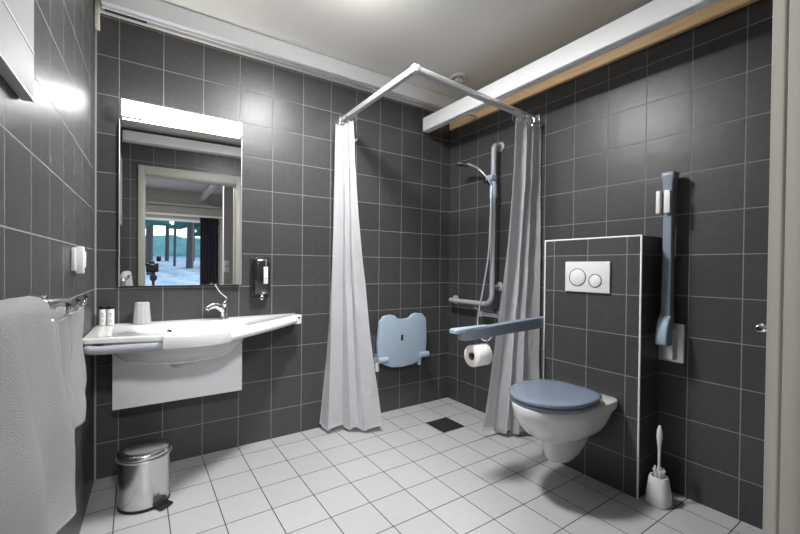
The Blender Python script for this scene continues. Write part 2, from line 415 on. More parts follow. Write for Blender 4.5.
MB().box((-.012, uy-.055, .655), (RX(uy), uy+.055, .845), .003).build('wall_plate', M['plate'], ur)
MB().box((-.060, uy-.028, .67), (-.010, uy+.028, .82), .006).build('hinge_block', M['plate'], ur)
hb = MB()
hb.box((-.096, uy-.018, 1.385), (-.081, uy+.008, 1.495), .003); hb.build('front_block', M['plastic_white'], ur)
MB().box((-.098, uy+.024, 1.385), (-.050, uy+.042, 1.495), .003).build('rear_block', M['plastic_white'], ur)

# ------------------------------------------------------------------ toilet paper on the lowered arm
px_, pz = -.742, .674
hd = thing('paper_holder', 'bent chrome wire holder hanging under the lowered grab arm', 'paper holder', (px_, ay, .60))
MB().tube(cr([(-.66, ay, .75), (-.66, ay, .72), (-.655, ay-.01, .70), (-.655, ay-.02, pz+.02), (-.665, ay-.02, pz), (-.69, ay-.02, pz), (-.78, ay-.02, pz), (-.80, ay-.02, pz)], 6), .0045, 10).build('wire', M['chrome'], hd)
MB().box((-.70, ay-.02, .742), (-.64, ay+.02, .752), .003).build('clamp', M['greybar'], hd)
rl = thing('toilet_roll', 'white toilet paper roll on the wire holder under the grab arm', 'toilet paper', (px_, ay-.02, pz-.02))
prof = [(.021, -.048), (.054, -.048), (.056, -.046), (.056, .046), (.054, .048), (.021, .048), (.021, -.048)]
MB().lathe(prof, 48, T(px_, ay-.02, pz-.016) @ RYm(-PI/2), cap=False).build('paper', M['paper'], rl, ang=50)
MB().lathe([(.0212, -.0485), (.0212, .0485), (.0195, .0485), (.0195, -.0485), (.0212, -.0485)], 32, T(px_, ay-.02, pz-.016) @ RYm(-PI/2), cap=False).build('core', M['card'], rl)

# ------------------------------------------------------------------ shower grab rail, head, hose, mixer
gx = -.075
gr = thing('shower_grab_rail', 'grey L shaped grab rail on the right wall of the shower', 'grab rail', (gx, -.55, .84))
path = [(RX(-.55)-.004, -.545, 2.00)] + bez([(gx+.04, -.55, 2.00), (gx, -.55, 2.005), (gx, -.55, 1.95)], 8) + [(gx, -.55, 1.6), (gx, -.55, 1.2), (gx, -.55, .96)] + \
    bez([(gx, -.55, .93), (gx, -.55, .845), (gx, -.46, .845)], 8) + [(gx, -.3, .845)] + bez([(gx, -.14, .845), (gx, -.09, .845), (gx+.03, -.088, .845)], 6) + [(-.003, -.088, .845)]
MB().tube(path, .0185, 16).build('bar', M['greybar'], gr, ang=60)
for y_, z_ in ((-.545, 2.00), (-.088, .845)):
    MB().lathe([(.036, 0), (.036, .006), (.030, .010), (.018, .012)], 28, T(RX(y_)-.0005, y_, z_) @ RYm(-PI/2)).build('flange', M['greybar'], gr)
MB().tube([(gx, -.55, .975), (RX(-.55)-.004, -.55, .975)], .0135, 12).build('stay', M['greybar'], gr)
MB().lathe([(.034, 0), (.034, .006), (.028, .010), (.016, .012)], 28, T(RX(-.55)-.0005, -.55, .975) @ RYm(-PI/2)).build('flange', M['greybar'], gr)
sl = MB(); sl.lathe([(.024, 0), (.026, .01), (.026, .09), (.022, .10), (.022, .16), (.020, .17)][::1], 20, T(gx, -.55, 1.615)); sl.lathe([(.018, -.03), (.022, -.02), (.022, .02), (.018, .03)], 16, T(gx-.025, -.545, 1.76) @ RXm(PI/2)); sl.build('slider', M['seatblue'], gr)
sh = thing('hand_shower', 'chrome hand shower in the slider of the grab rail', 'shower head', (gx-.03, -.53, 1.70))
hp = cr([(gx-.03, -.56, 1.705), (gx-.035, -.52, 1.765), (gx-.055, -.46, 1.835), (gx-.075, -.40, 1.875), (gx-.085, -.375, 1.885)], 6)
MB().tube(hp, [.011]*10+[.012]*(len(hp)-10), 14).build('handle', M['chrome'], sh)
hm = T(gx-.095, -.335, 1.890) @ RXm(math.radians(8)) @ RYm(math.radians(4))
MB().lathe([(.012, .016), (.035, .010), (.046, .002), (.046, -.006), (.040, -.008)], 28, hm).build('spray_head', M['chrome'], sh)
MB().lathe([(.040, -.0075), (.036, -.011), (.001, -.011)], 28, hm).build('spray_face', M['dark'], sh)
mx = thing('shower_mixer', 'chrome shower mixer bar low on the right wall behind the grab arm', 'tap', (-.06, -.62, .80))
MB().tube([(-.065, -.44, .765), (-.065, -.80, .765)], .022, 20).build('body', M['chrome'], mx)
for y_ in (-.545, -.695): MB().lathe([(.030, 0), (.030, .01), (.016, .02), (.016, .065)], 20, T(RX(y_), y_, .765) @ RYm(-PI/2)).build('wall_union', M['chrome'], mx)
for y_ in (-.44, -.80): MB().lathe([(.0235, -.018), (.026, -.012), (.026, .012), (.0235, .018)], 20, T(-.065, y_, .765) @ RXm(PI/2)).build('knob', M['greybar'], mx)
MB().tube([(-.065, -.46, .78), (-.10, -.45, .80), (-.15, -.44, .815)], [.008, .008, .010], 10).build('lever', M['chrome'], mx)
ho = MB().tube(cr([(gx-.03, -.56, 1.700), (gx-.05, -.57, 1.45), (gx-.06, -.565, 1.2), (gx-.075, -.53, .95), (gx-.09, -.50, .75), (gx-.09, -.52, .62), (gx-.06, -.58, .60), (-.065, -.62, .72), (-.065, -.62, .75)], 10), .0052, 8).build('shower_hose', M['alu'])
tag(ho, 'thin silver shower hose hanging from the hand shower to the mixer', 'hose')

# ------------------------------------------------------------------ shower seat, folded up on the back wall
st = thing('folding_shower_stool', 'pale blue folding shower seat raised against the back wall', 'shower seat', (-.52, -.05, .40))
sx0, sx1, z0, z1 = -.755, -.305, .365, .755
def seat_outline():
    w = (sx1-sx0)/2; cx = (sx0+sx1)/2; P = []
    top = [(-w+.012, z1-.045), (-w+.05, z1-.005), (-.115, z1+.002), (-.085, z1-.006), (-.055, z1-.030), (-.02, z1-.036), (.02, z1-.036), (.055, z1-.030), (.085, z1-.006), (.115, z1+.002), (w-.05, z1-.005), (w-.012, z1-.045)]
    right = [(w, z1-.20), (w-.002, z0+.14), (w-.006, z0+.06), (w-.06, z0+.022)]
    bot = [(.10, z0-.004), (0, z0-.012), (-.10, z0-.004)]
    left = [(-w+.06, z0+.022), (-w+.006, z0+.06), (-w+.002, z0+.14), (-w, z1-.20)]
    return [(cx+x, z) for x, z in top+right+bot+left]
so = seat_outline()
tilt = T(0, -.055, .40) @ RXm(math.radians(1.5)) @ T(0, 0, -.40)
Mxz = Matrix(((1, 0, 0, 0), (0, 0, -1, 0), (0, 1, 0, 0), (0, 0, 0, 1)))
MB().prism(so[::-1], 0, .032, .006, 3, mtx=tilt @ Mxz).build('seat_panel', M['seatblue'], st, ang=35)
MB().box((-.555, -.093, .555), (-.535, -.086, .600), .002, mtx=None).build('drain_slot', M['black'], st)
for x_ in (sx0+.035, sx1-.035):
    MB().tube([(x_-.04, -.100, .43), (x_+.04, -.100, .43)], .021, 16).build('hinge_boss', M['seatblue'], st)
for x_ in (-.725, -.33):
    b = MB(); b.box((x_-.022, -.012, .36), (x_+.022, -.001, .60), .003); b.box((x_-.006, -.075, .40), (x_+.006, -.010, .46), .003)
    b.build('wall_bracket', M['steel'], st)
for x_ in (-.735, -.345):
    MB().box((x_-.013, -.055, .335), (x_+.013, -.030, .40), .006).build('stop_foot', M['plastic_white'], st)

# ------------------------------------------------------------------ floor drain
dr = thing('floor_drain', 'square black floor drain grate in the shower floor', 'drain', (-.41, -.44, 0))
MB().box((-.497, -.522, .0006), (-.309, -.334, .004), .001).build('grate_plate', M['black'], dr)
b = MB()
for k in range(8): b.box((-.485, -.512+k*.023, .004), (-.321, -.502+k*.023, .0055))
b.build('grate_bars', M['dark'], dr)

# ------------------------------------------------------------------ curtain rail and curtains
rx, ry, rz = -1.03, -.878, 2.13
cr_ = thing('curtain_rail', 'white and steel L shaped shower curtain rail between back and right walls', 'curtain rail', (rx, ry, rz))
MB().box((rx-.016, ry+.012, rz-.017), (rx+.016, -.03, rz+.017), .006, 3).build('rail', M['alu'], cr_)
MB().rings([[V((x, ry+p, zz+q)) for p, q in rect(0, 0, .032, .034, .007, 3)] for x, zz in ((rx+.012, rz), (-.03, rz-.048))]).build('rail', M['alu'], cr_)
MB().box((rx-.019, ry-.019, rz-.020), (rx+.019, ry+.019, rz+.020), .007, 3).build('corner_joint', M['plastic_white'], cr_)
MB().box((rx-.02, -.032, rz-.06), (rx+.02, -.0005, rz+.03), .004).build('wall_bracket', M['steel'], cr_)
MB().box((-.032, ry-.02, rz-.10), (RX(ry)-.0005, ry+.02, rz-.01), .004).build('wall_bracket', M['steel'], cr_)

def curtain(name, label, top, bot, nf, amp0, amp1, ztop, zbot, phase, along, group, ring_pts):
    root = thing(name, label, 'curtain', (*top[0], 0), group)
    def f(u, v):
        # u along the cloth, v from top to bottom
        a = V((*top[0], 0)).lerp(V((*top[1], 0)), u); c = V((*bot[0], 0)).lerp(V((*bot[1], 0)), u)
        e = v**1.45
        uu = u; u = u+.055*math.sin(2*PI*u*1.5+phase)*.6
        p = a.lerp(c, e); d0 = V((*top[1], 0))-V((*top[0], 0)); d1 = V((*bot[1], 0))-V((*bot[0], 0))
        d = (d0.lerp(d1, e)).normalized(); nrm = V((-d.y, d.x, 0))
        amp = (amp0+(amp1-amp0)*v**.8)*(.75+.45*math.sin(5.1*uu+phase*2))
        w = math.sin(2*PI*nf*u+phase+.5*math.sin(2.2*v+phase)) + .35*math.sin(2*PI*nf*.53*u+1.3+phase+v*1.2)
        s2 = math.sin(2*PI*nf*2*u+phase*2+.7*math.sin(2.2*v+phase))*.35
        p = p + nrm*(amp*w) + d*(amp*s2)
        nz = noise.noise(V((u*7, v*4, phase)))*.016*(.3+v)+noise.noise(V((u*16, v*22, phase)))*.0035
        p = p + nrm*nz + d*(.035*v**1.6*(max(0, uu-.82)/.18)**2 - .02*v**2*(max(0, .12-uu)/.12)**2)
        zt = ztop - .012*abs(math.sin(PI*len(ring_pts)*u)) ; zb = zbot-.006+.010*math.sin(2*PI*nf*u+phase+1)
        p.z = zt+(zb-zt)*v
        return p
    MB().grid(f, int(nf*40), 60, .0012).build('cloth', M['curtain'], root, ang=180)
    for k, rp in enumerate(ring_pts):
        x, y = rp; c = V((x, y, rz-.030-(.047*(x-rx)/1.03 if along == 'x' else 0)))
        ax = RYm(PI/2) if along == 'x' else RXm(PI/2)
        MB().torus(.030, .0026, 20, 6, T(*c) @ RZm(random.uniform(-.35, .35)) @ ax).build('ring', M['chrome'], root)
    return root
n1 = 8
curtain('shower_curtain', 'white shower curtain bunched against the back wall beside the mirror', [(rx-.045, -.04), (rx-.010, -.205)], [(-1.190, -.055), (-.890, -.290)], 3.1, .022, .034, rz-.050, .035, .4, 'y', 'shower curtains',
        [(rx, -.05-.022*k) for k in range(n1)])
curtain('shower_curtain', 'white shower curtain bunched against the right wall behind the toilet', [(-.012, ry-.02), (-.238, ry+.02)], [(-.035, ry-.020), (-.285, ry+.160)], 3.0, .020, .032, rz-.050, .035, 1.9, 'x', 'shower curtains',
        [(-.05-.028*k, ry) for k in range(n1)])
hk = MB(); hk.lathe([(.012, 0), (.012, .004), (.005, .008), (.005, .022), (.010, .026), (.010, .032), (.004, .036)], 16, T(-.915, -.0005, 2.02) @ RXm(PI/2))
tag(hk.build('wall_hook', M['plastic_white']), 'tiny white hook on the back wall beside the curtain top', 'hook')

# ------------------------------------------------------------------ hoist rails, board
def rail_profile(b, a, c, w, h, z):
    """box track with a slot beneath, from a to c (xy), w wide, h high, underside z"""
    a, c = V((*a, 0)), V((*c, 0)); d = (c-a).normalized(); n = V((-d.y, d.x, 0)); t = .004
    pr = [(-w/2, z+.004), (-w/2+.004, z), (-w*.2, z), (-w*.2, z+.012), (w*.2, z+.012), (w*.2, z), (w/2-.004, z), (w/2, z+.004), (w/2, z+h-.004), (w/2-.004, z+h), (-w/2+.004, z+h), (-w/2, z+h-.004)]
    b.rings([[a+n*o_+V((0, 0, q)) for o_, q in pr], [c+n*o_+V((0, 0, q)) for o_, q in pr]])
r1 = thing('hoist_track', 'white ceiling hoist track along the back wall above the mirror', 'hoist track', (-1.2, -.06, 2.4), 'white hoist tracks under the ceiling')
b = MB(); rail_profile(b, (LX(0)+.03, -.072), (-.004, -.072), .066, .101, 2.398); b.build('track', M['white'], r1)
bb = MB(); bb.box((LX(0)+.006, -.026, 2.392), (-.004, -.0006, 2.499), .003); bb.build('backing_board', M['cream'], r1)
MB().box((LX(0)+.04, -.045, 2.393), (LX(0)+.22, -.03, 2.399), .001).build('end_slot_clip', M['dark'], r1)
r3 = thing('hoist_track', 'white ceiling hoist track above the door, seen in the mirror', 'hoist track', (-1.2, FY+.06, 2.36), 'white hoist tracks under the ceiling')
b = MB(); rail_profile(b, (LX(FY)+.02, FY+.062), (.01, FY+.062), .066, .10, 2.352); b.build('track', M['white'], r3)
MB().box((LX(FY)+.006, FY+.0006, 2.35), (.01, FY+.026, 2.46), .003).build('backing_board', M['cream'], r3)
r2 = thing('hoist_bridge_rail', 'long white hoist rail in front of the wooden board on the right', 'hoist rail', (-.30, -1.2, 2.19), 'white hoist tracks under the ceiling')
b = MB(); rail_profile(b, (-.300, -.050), (-.300, FY+.04), .062, .106, 2.190); b.build('track', M['white'], r2)
MB().box((-.332, -.050, 2.189), (-.268, -.044, 2.297), .002).build('end_cap', M['plastic_white'], r2)
for y_, z_ in ((FY+.062, 2.352),):
    MB().box((-.317, y_-.014, 2.290), (-.283, y_+.014, z_+.004), .003).build('trolley', M['alu'], r2)
for y_ in (-.33, -2.1): MB().box((-.270, y_-.016, 2.280), (-.0285, y_+.016, 2.290), .002).build('wall_arm', M['white'], r2)
wb = thing('wooden_board', 'bare pine board fixed along the top of the right wall', 'board', (-.01, -1.1, 2.28))
b = MB(); b.box((-.028, FY+.03, 2.268), (-.0005, -.016, 2.43), .002, mtx=None)
b.build('board', M['wood'], wb, ang=30)
for y_ in (-.27, -.75, -1.25, -1.75): MB().lathe([(.006, 0), (.006, .002), (.003, .003)], 12, T(-.028, y_, 2.325) @ RYm(-PI/2)).build('screw', M['steel'], wb)
cbk = MB(); cbk.box((LX(0)+.001, -.060, 2.30), (LX(0)+.020, -.001, 2.44), .003)
tag(cbk.build('corner_block', M['cream']), 'small cream block in the left corner under the hoist track', 'block')
vt = thing('ceiling_vent', 'small round white vent valve on the ceiling above the shower', 'vent', (-.268, -.385, CZ))
MB().lathe([(.066, 0), (.066, -.004), (.058, -.014), (.046, -.014), (.040, -.002)], 36, T(-.268, -.385, CZ-.0005)).build('ring', M['plastic_white'], vt)
MB().lathe([(.012, 0), (.012, -.024), (.036, -.026), (.036, -.034), (.026, -.040), (.001, -.041)], 36, T(-.268, -.385, CZ-.001)).build('disc', M['plastic_white'], vt)

# ------------------------------------------------------------------ mirror with lamp
PH = .0265
mrx0, mrx1, mz0, mz1 = -2.298, -1.697, .997, 1.90
ca, sa = math.cos(PH), math.sin(PH)
mm = T(mrx0, -.012, 0) @ RZm(-PH)
mr = thing('wall_mirror', 'rectangular frameless mirror above the washbasin', 'mirror', (-2.0, -.01, mz0))
MB().box((0, 0, mz0), (.601, .006, mz1), .0008, 1, mtx=mm).build('mirror_glass', M['mirror'], mr, smooth=False)
MB().box((.0, .0062, mz0+.02), (.601, .010, mz1-.02), 0, 1, mtx=mm).build('backing', M['cream'], mr)
MB().box((-.004, -.003, mz0-.004), (-.0005, .012, mz1-.03), .001, 1, mtx=mm).build('edge_strip', M['alu'], mr)
MB().box((.6015, -.003, mz0), (.605, .012, mz1-.03), .001, 1, mtx=mm).build('edge_strip', M['alu'], mr)
ml = thing('mirror_lamp', 'long bright white strip lamp along the top of the mirror', 'lamp', (-2.0, -.03, 1.9))
MB().box((-2.292, -.034, 1.884), (-1.702, -.001, 1.962), .003).build('housing', M['white'], ml)
MB().rings([[V((x, -.035-dy, 1.884+dz)) for dy, dz in ((0, 0), (.026, .002), (.036, .012), (.040, .028), (.040, .050), (.036, .064), (.026, .074), (0, .076))] for x in (-2.290, -1.704)]).build('diffuser', M['lamp'], ml, ang=60)

# ceiling lamp above the camera's field of view
cl = thing('ceiling_lamp', 'round white ceiling lamp in the middle of the bathroom', 'lamp', (-1.38, -.93, CZ))
MB().lathe([(.15, 0), (.15, -.02), (.145, -.024), (.14, -.024)], 40, T(-1.38, -.93, CZ)).build('rim', M['plastic_white'], cl)
MB().lathe([(.139, -.022), (.132, -.060), (.10, -.085), (.001, -.095)], 40, T(-1.38, -.93, CZ)).build('lamp_shade', M['ceil_lamp'], cl)

# ------------------------------------------------------------------ washbasin
wb_ = thing('washbasin', 'wide white washbasin with grab handles under the mirror', 'washbasin', (-1.95, -.25, .66))
zt = .800
outer = cr([(-2.400, -.002, 0), (-2.406, -.20, 0), (-2.413, -.40, 0), (-2.412, -.452, 0), (-2.36, -.466, 0), (-2.25, -.492, 0), (-2.15, -.525, 0), (-2.02, -.545, 0), (-1.90, -.525, 0), (-1.80, -.46, 0), (-1.68, -.365, 0), (-1.55, -.255, 0),
            (-1.44, -.155, 0), (-1.375, -.095, 0), (-1.355, -.06, 0), (-1.352, -.002, 0)], 4)
back = [V((-1.352-(1.048)*k/16, -.002, 0)) for k in range(1, 16)]
OUT = [V((p.x, p.y, 0)) for p in outer] + back
cx_, cy_ = -1.975, -.315
def shrink(P, k, z, c=(cx_, cy_)):
    return [V((c[0]+(p.x-c[0])*k, c[1]+(p.y-c[1])*k, z)) for p in P]
def inset(P, d, z):
    n = len(P); out = []
    for i in range(n):
        t = (P[(i+1) % n]-P[(i-1) % n]).normalized(); nn = V((-t.y, t.x, 0))
        out.append(V((P[i].x+nn.x*d, P[i].y+nn.y*d, z)))
    return out
def ellips(P, a, b_, z, c=(cx_, cy_), e=2.6):
    out = []
    for p in P:
        t = math.atan2((p.y-c[1])/b_, (p.x-c[0])/a)
        cc, ss = math.cos(t), math.sin(t)
        out.append(V((c[0]+a*math.copysign(abs(cc)**(2/e), cc), min(-.0025, c[1]+b_*math.copysign(abs(ss)**(2/e), ss)), z)))
    return out
area = sum(OUT[i].x*OUT[(i+1) % len(OUT)].y-OUT[(i+1) % len(OUT)].x*OUT[i].y for i in range(len(OUT)))
if area < 0: OUT = OUT[::-1]
cI = (-1.975, -.300)
cU = (-2.03, -.26)
rg = [ellips(OUT, .09, .06, .618, (-2.02, -.24)), ellips(OUT, .17, .11, .628, (-2.02, -.24)), ellips(OUT, .25, .165, .66, cU, 2.3), ellips(OUT, .29, .20, .700, cU, 2.3), ellips(OUT, .305, .212, .745, cU, 2.2),
      inset(OUT, .040, .772), inset(OUT, .012, .774), inset(OUT, .0, .778), inset(OUT, 0, .795), inset(OUT, .003, .799), inset(OUT, .010, .801), inset(OUT, .022, .799),
      ellips(OUT, .262, .166, .798, cI, 2.2), ellips(OUT, .252, .158, .792, cI, 2.2), ellips(OUT, .24, .145, .755, cI, 2.2), ellips(OUT, .19, .115, .705, cI, 2.1), ellips(OUT, .11, .07, .675, cI, 2.), ellips(OUT, .03, .03, .665, cI, 2)]
MB().rings(rg).build('basin', M['porcelain'], wb_, ang=50)
MB().torus(.009, .003, 20, 8, T(-2.08, -.170, .766) @ RXm(math.radians(72))).build('overflow_ring', M['chrome'], wb_)
MB().lathe([(.009, 0), (.009, .001), (.001, .0012)], 16, T(-2.08, -.169, .766) @ RXm(math.radians(72))).build('overflow_hole', M['black'], wb_)
MB().lathe([(.030, .6655), (.030, .669), (.02, .671), (.001, .671)], 20, T(-1.995, -.305, 0)).build('waste_plug', M['chrome'], wb_)
# grab handles left and right of the front
MB().tube(cr([(-2.390, -.430, .758), (-2.388, -.462, .752), (-2.345, -.476, .750), (-2.24, -.500, .752), (-2.155, -.528, .754), (-2.115, -.538, .756)], 6), .0185, 14).build('handle', M['greybar'], wb_, ang=60)
MB().tube(cr([(-1.875, -.508, .764), (-1.82, -.468, .764), (-1.69, -.368, .765), (-1.55, -.252, .766), (-1.43, -.144, .768), (-1.368, -.086, .771)], 6), .0225, 14).build('handle', M['white'], wb_, ang=60)
# raised front bridge between the handles
MB().rings([[V((-1.366+x*.8-y*.6, -.088+x*.6+y*.8, z)) for x, y in rect(0, 0, w_, w_, .012, 4)] for z, w_ in ((.742, .040), (.746, .048), (.794, .050), (.799, .040))]).build('end_cap', M['white'], wb_)
b = MB()
pts = cr([(-2.125, -.540, 0), (-2.02, -.553, 0), (-1.93, -.545, 0), (-1.855, -.505, 0)], 6)
R = []
for i, p in enumerate(pts):
    t = (pts[min(i+1, len(pts)-1)]-pts[max(i-1, 0)]).normalized(); n = V((t.y, -t.x, 0))
    if n.y > 0: n = -n
    R.append([p+n*o_+V((0, 0, z)) for o_, z in ((.022, .746), (.024, .756), (.024, .794), (.018, .806), (.004, .811), (-.020, .808), (-.024, .800), (-.02, .748))])
b.rings(R); b.build('front_apron', M['porcelain'], wb_, ang=45)
MB().box((-1.372, -.118, .778), (-1.356, -.108, .790), .002).build('screw_cap', M['dark'], wb_)
MB().lathe([(.050, .585), (.058, .59), (.06, .64)], 24, T(-2.02, -.20, 0)).build('trap_cover', M['porcelain'], wb_)
pb = MB().box((-2.322, -.150, .390), (-1.713, -.135, .735), .002)
pn = thing('pipe_cover', 'plain white pipe cover on the wall beneath the washbasin', 'panel', (-2.02, -.08, .35))
pb.build('front_panel', M['white'], pn)
for x_ in (-2.30, -1.74): MB().box((x_-.012, -.136, .41), (x_+.012, -.001, .68), .002).build('side_bracket', M['white'], pn)

# tap
tx, tyy = -1.800, -.078
tp = thing('basin_tap', 'chrome washbasin tap with long raised lever', 'tap', (tx, tyy, zt))
MB().lathe([(.026, .0), (.026, .006), (.022, .010), (.0205, .03), (.022, .06), (.021, .072), (.014, .080)], 24, T(tx, tyy, zt)).build('tap_body', M['chrome'], tp)
sp = cr([(tx+.005, tyy, zt+.045), (tx-.03, tyy-.010, zt+.075), (tx-.065, tyy-.022, zt+.080), (tx-.092, tyy-.032, zt+.066), (tx-.098, tyy-.034, zt+.056)], 5)
MB().tube(sp, [.020]*6+[.0175]*6+[.014]*(len(sp)-12), 14).build('spout', M['chrome'], tp)
MB().lathe([(.014, 0), (.018, .008), (.016, .022), (.006, .028)], 16, T(tx, tyy, zt+.076)).build('cartridge_cap', M['chrome'], tp)
lv = cr([(tx+.004, tyy, zt+.092), (tx+.012, tyy, zt+.125), (tx-.004, tyy-.012, zt+.140), (tx-.028, tyy-.022, zt+.165), (tx-.052, tyy-.030, zt+.205)], 6)
MB().tube(lv, [.008]*8+[.0065]*(len(lv)-9)+[.008], 10).build('lever', M['chrome'], tp)
# drinking glass (upturned, frosted by ridges)
gm = mat('ridged_glass', (.97, .975, .98), .10, trans=.6, ior=1.45); add_noise(gm, 70, .5, .004)
gl = MB(); gxx, gyy = -2.198, -.062
pf = [(.041, .0), (.041, .004), (.037, .05), (.0325, .108), (.028, .112), (.001, .1125)]
pi_ = [(.0385, .0), (.0345, .05), (.030, .103), (.001, .105)]
gl.rings([[V((r*(1+.02*math.cos(12*2*PI*i/72))*math.cos(2*PI*i/72)+gxx, r*(1+.02*math.cos(12*2*PI*i/72))*math.sin(2*PI*i/72)+gyy, zt+.0015+z)) for i in range(72)] for r, z in pi_[::-1]+pf])
tag(gl.build('drinking_glass', gm), 'clear upturned drinking glass on the back edge of the washbasin', 'glass')
# toiletry bottles
def bottle(x, y, label, src=None):
    r = thing('toiletry_bottle', label, 'bottle', (x, y, zt+.001), 'black capped toiletry bottles on the washbasin')
    MB().lathe([(.0145, 0), (.0155, .003), (.0155, .078), (.013, .082)], 24, T(x, y, zt+.001)).build('bottle_body', M['label'], r)
    MB().lathe([(.013, .0815), (.0148, .083), (.0148, .096), (.013, .098), (.001, .0982)], 24, T(x, y, zt+.001)).build('cap', M['black'], r)
    b = MB()
    for k, (z_, w_) in enumerate(((.062, .5), (.056, .35), (.048, .45), (.028, .25), (.022, .3))):
        a0 = math.atan2(C_Y-y, C_X-x)
        pts = [V((x+.0158*math.cos(a0+w_*(j/4-.5)*1.4), y+.0158*math.sin(a0+w_*(j/4-.5)*1.4), zt+z_)) for j in range(5)]
        b.tube(pts, .0011, 5)
    b.build('label_print', M['ink'], r); return r
C_X, C_Y = -2.2241, -2.494
bottle(-2.366, -.048, 'small white toiletry bottle with black cap, nearer the left wall')
bottle(-2.333, -.055, 'small white toiletry bottle with black cap, right one of the pair')

# soap dispenser on the wall
sd = thing('soap_dispenser', 'smoked grey soap dispenser on the back wall right of the mirror', 'soap dispenser', (-1.565, -.03, .90))
b = MB(); b.box((-1.632, -.012, .925), (-1.520, -.001, 1.165), .004); b.build('back_plate', M['dark'], sd)
R = []
for z, w, d in ((.935, .072, .05), (.94, .08, .058), (1.05, .084, .062), (1.13, .084, .060), (1.160, .076, .050), (1.168, .055, .030)):
    R.append([V((-1.576+p, -.008-d/2+q, z)) for p, q in rect(0, 0, w*1.22, d, min(w, d)*.42, 5)])
MB().rings(R).build('cover', M['darkglass'], sd, ang=60)
MB().box((-1.572, -.0725, 1.00), (-1.546, -.069, 1.105), .001).build('label_strip', M['label'], sd)
for z_, w_ in ((1.09, .006), (1.03, .006)): MB().box((-1.559-w_, -.0732, z_), (-1.559+w_, -.0724, z_+.003)).build('label_print', M['ink'], sd)
MB().lathe([(.010, 0), (.016, .006), (.016, .020), (.012, .030), (.022, .036)], 18, T(-1.575, -.038, .900)).build('nozzle', M['chrome'], sd)
MB().box((-1.560, -.0715, 1.11), (-1.556, -.069, 1.15), .0005).build('sight_line', M['alu'], sd)

# ------------------------------------------------------------------ pedal bin
bcx, bcy = -2.190, -.345
pbn = thing('pedal_bin', 'brushed steel pedal bin on the floor below the washbasin', 'bin', (bcx, bcy, 0))
brx = .105
MB().lathe([(brx-.002, .012), (brx, .016), (brx, .225)], 64, T(bcx, bcy, 0)).build('bin_body', M['steel'], pbn)
MB().lathe([(brx-.004, .001), (brx+.001, .002), (brx+.001, .014), (brx-.004, .015)], 64, T(bcx, bcy, 0)).build('base_ring', M['black'], pbn)
MB().torus(brx+.004, .004, 64, 8, T(bcx, bcy, .226)).build('rim_ring', M['plate'], pbn)
MB().lathe([(brx-.001, .230), (brx+.001, .232), (brx+.001, .248), (brx-.004, .256), (.08, .260), (.04, .263), (.001, .264)], 64, T(bcx, bcy, 0)).build('lid', M['steel'], pbn, ang=60)
pa = -.95
d_ = V((math.cos(pa), math.sin(pa), 0)); q_ = V((-d_.y, d_.x, 0))
pm = T(bcx, bcy, 0) @ RZm(pa)
MB().box((.085, -.030, .006), (.150, .030, .016), .003, mtx=pm).build('pedal', M['black'], pbn)
MB().rings([[V((.102, y, z)) for y, z in ((-.034, .016), (.034, .016), (.030, .036), (.012, .046), (-.012, .046), (-.030, .036))], [V((.109, y, z)) for y, z in ((-.034, .016), (.034, .016), (.030, .034), (.012, .043), (-.012, .043), (-.030, .034))]], mtx=pm).build('pedal_hood', M['dark'], pbn)

# ------------------------------------------------------------------ left wall items
def L3(y, off, z): return V((LX(y)+off, y, z))
def lbox(b, y0, y1, o0, o1, z0, z1, bev=.002):
    # box in the left wall's frame
    m_ = T(LX(0), 0, 0) @ RZm(-LA)
    b.box((o0, y0, z0), (o1, y1, z1), bev, mtx=m_); return b
# upper cabinet
ub = thing('wall_cabinet', 'grey white metal box high on the left wall in the top corner of the photo', 'wall box', (LX(-1.5)+.05, -1.5, 1.52))
lbox(MB(), -2.0, -1.294, .001, .024, 1.478, 2.1, .003).build('cabinet_body', mat('pale_grey_lacquer', (.36, .36, .37), .5), ub)
lbox(MB(), -2.0, -1.300, .0242, .0255, 1.585, 1.589, .0).build('seam_strip', M['white'], ub)
lbox(MB(), -2.0, -1.293, .0242, .026, 1.478, 1.482, .0).build('edge_strip', M['white'], ub)

# light switch
sw = thing('wall_switch', 'white wall switch on the left wall above the towels', 'switch', (LX(-.5)+.02, -.55, 1.12))
lbox(MB(), -.67, -.60, .001, .014, 1.085, 1.17, .003).build('back_plate', M['plastic_white'], sw)
lbox(MB(), -.66, -.63, .012, .036, 1.075, 1.175, .004).build('housing', M['plastic_white'], sw)
lbox(MB(), -.63, -.575, .002, .034, 1.095, 1.160, .004).build('socket', M['plastic_white'], sw)
lbox(MB(), -.652, -.640, .035, .039, 1.10, 1.15, .002).build('rocker', M['white'], sw)
# towel rail
zr = 1.005
tr = thing('towel_rail', 'chrome hook rail on the left wall holding the white towels', 'towel rail', (LX(-1.3)+.04, -1.3, zr))
MB().tube([L3(-2.0, .055, zr+.005), L3(-1.05, .055, zr)], .005, 12).build('rod', M['chrome'], tr)
for y_ in (-1.50, -1.08):
    b = MB(); b.tube([L3(y_, .001, zr), L3(y_, .058, zr)], .007, 14); b.tube([L3(y_-.0, .001, zr), L3(y_, .008, zr)], .017, 18); b.build('bracket', M['chrome'], tr)
for y_ in (-1.40, -1.27, -1.14):
    b = MB(); b.tube(cr([L3(y_, .055, zr), L3(y_, .075, zr-.018), L3(y_, .095, zr-.010), L3(y_, .100, zr+.012)], 5), .0028, 8)
    hk_ = b.build('hook', M['chrome'], tr)
    MB().lathe([(.0015, -.005), (.004, -.003), (.005, 0), (.004, .003), (.0015, .005)], 14, T(*L3(y_, .100, zr+.016))).build('ball_end', M['black'], hk_)
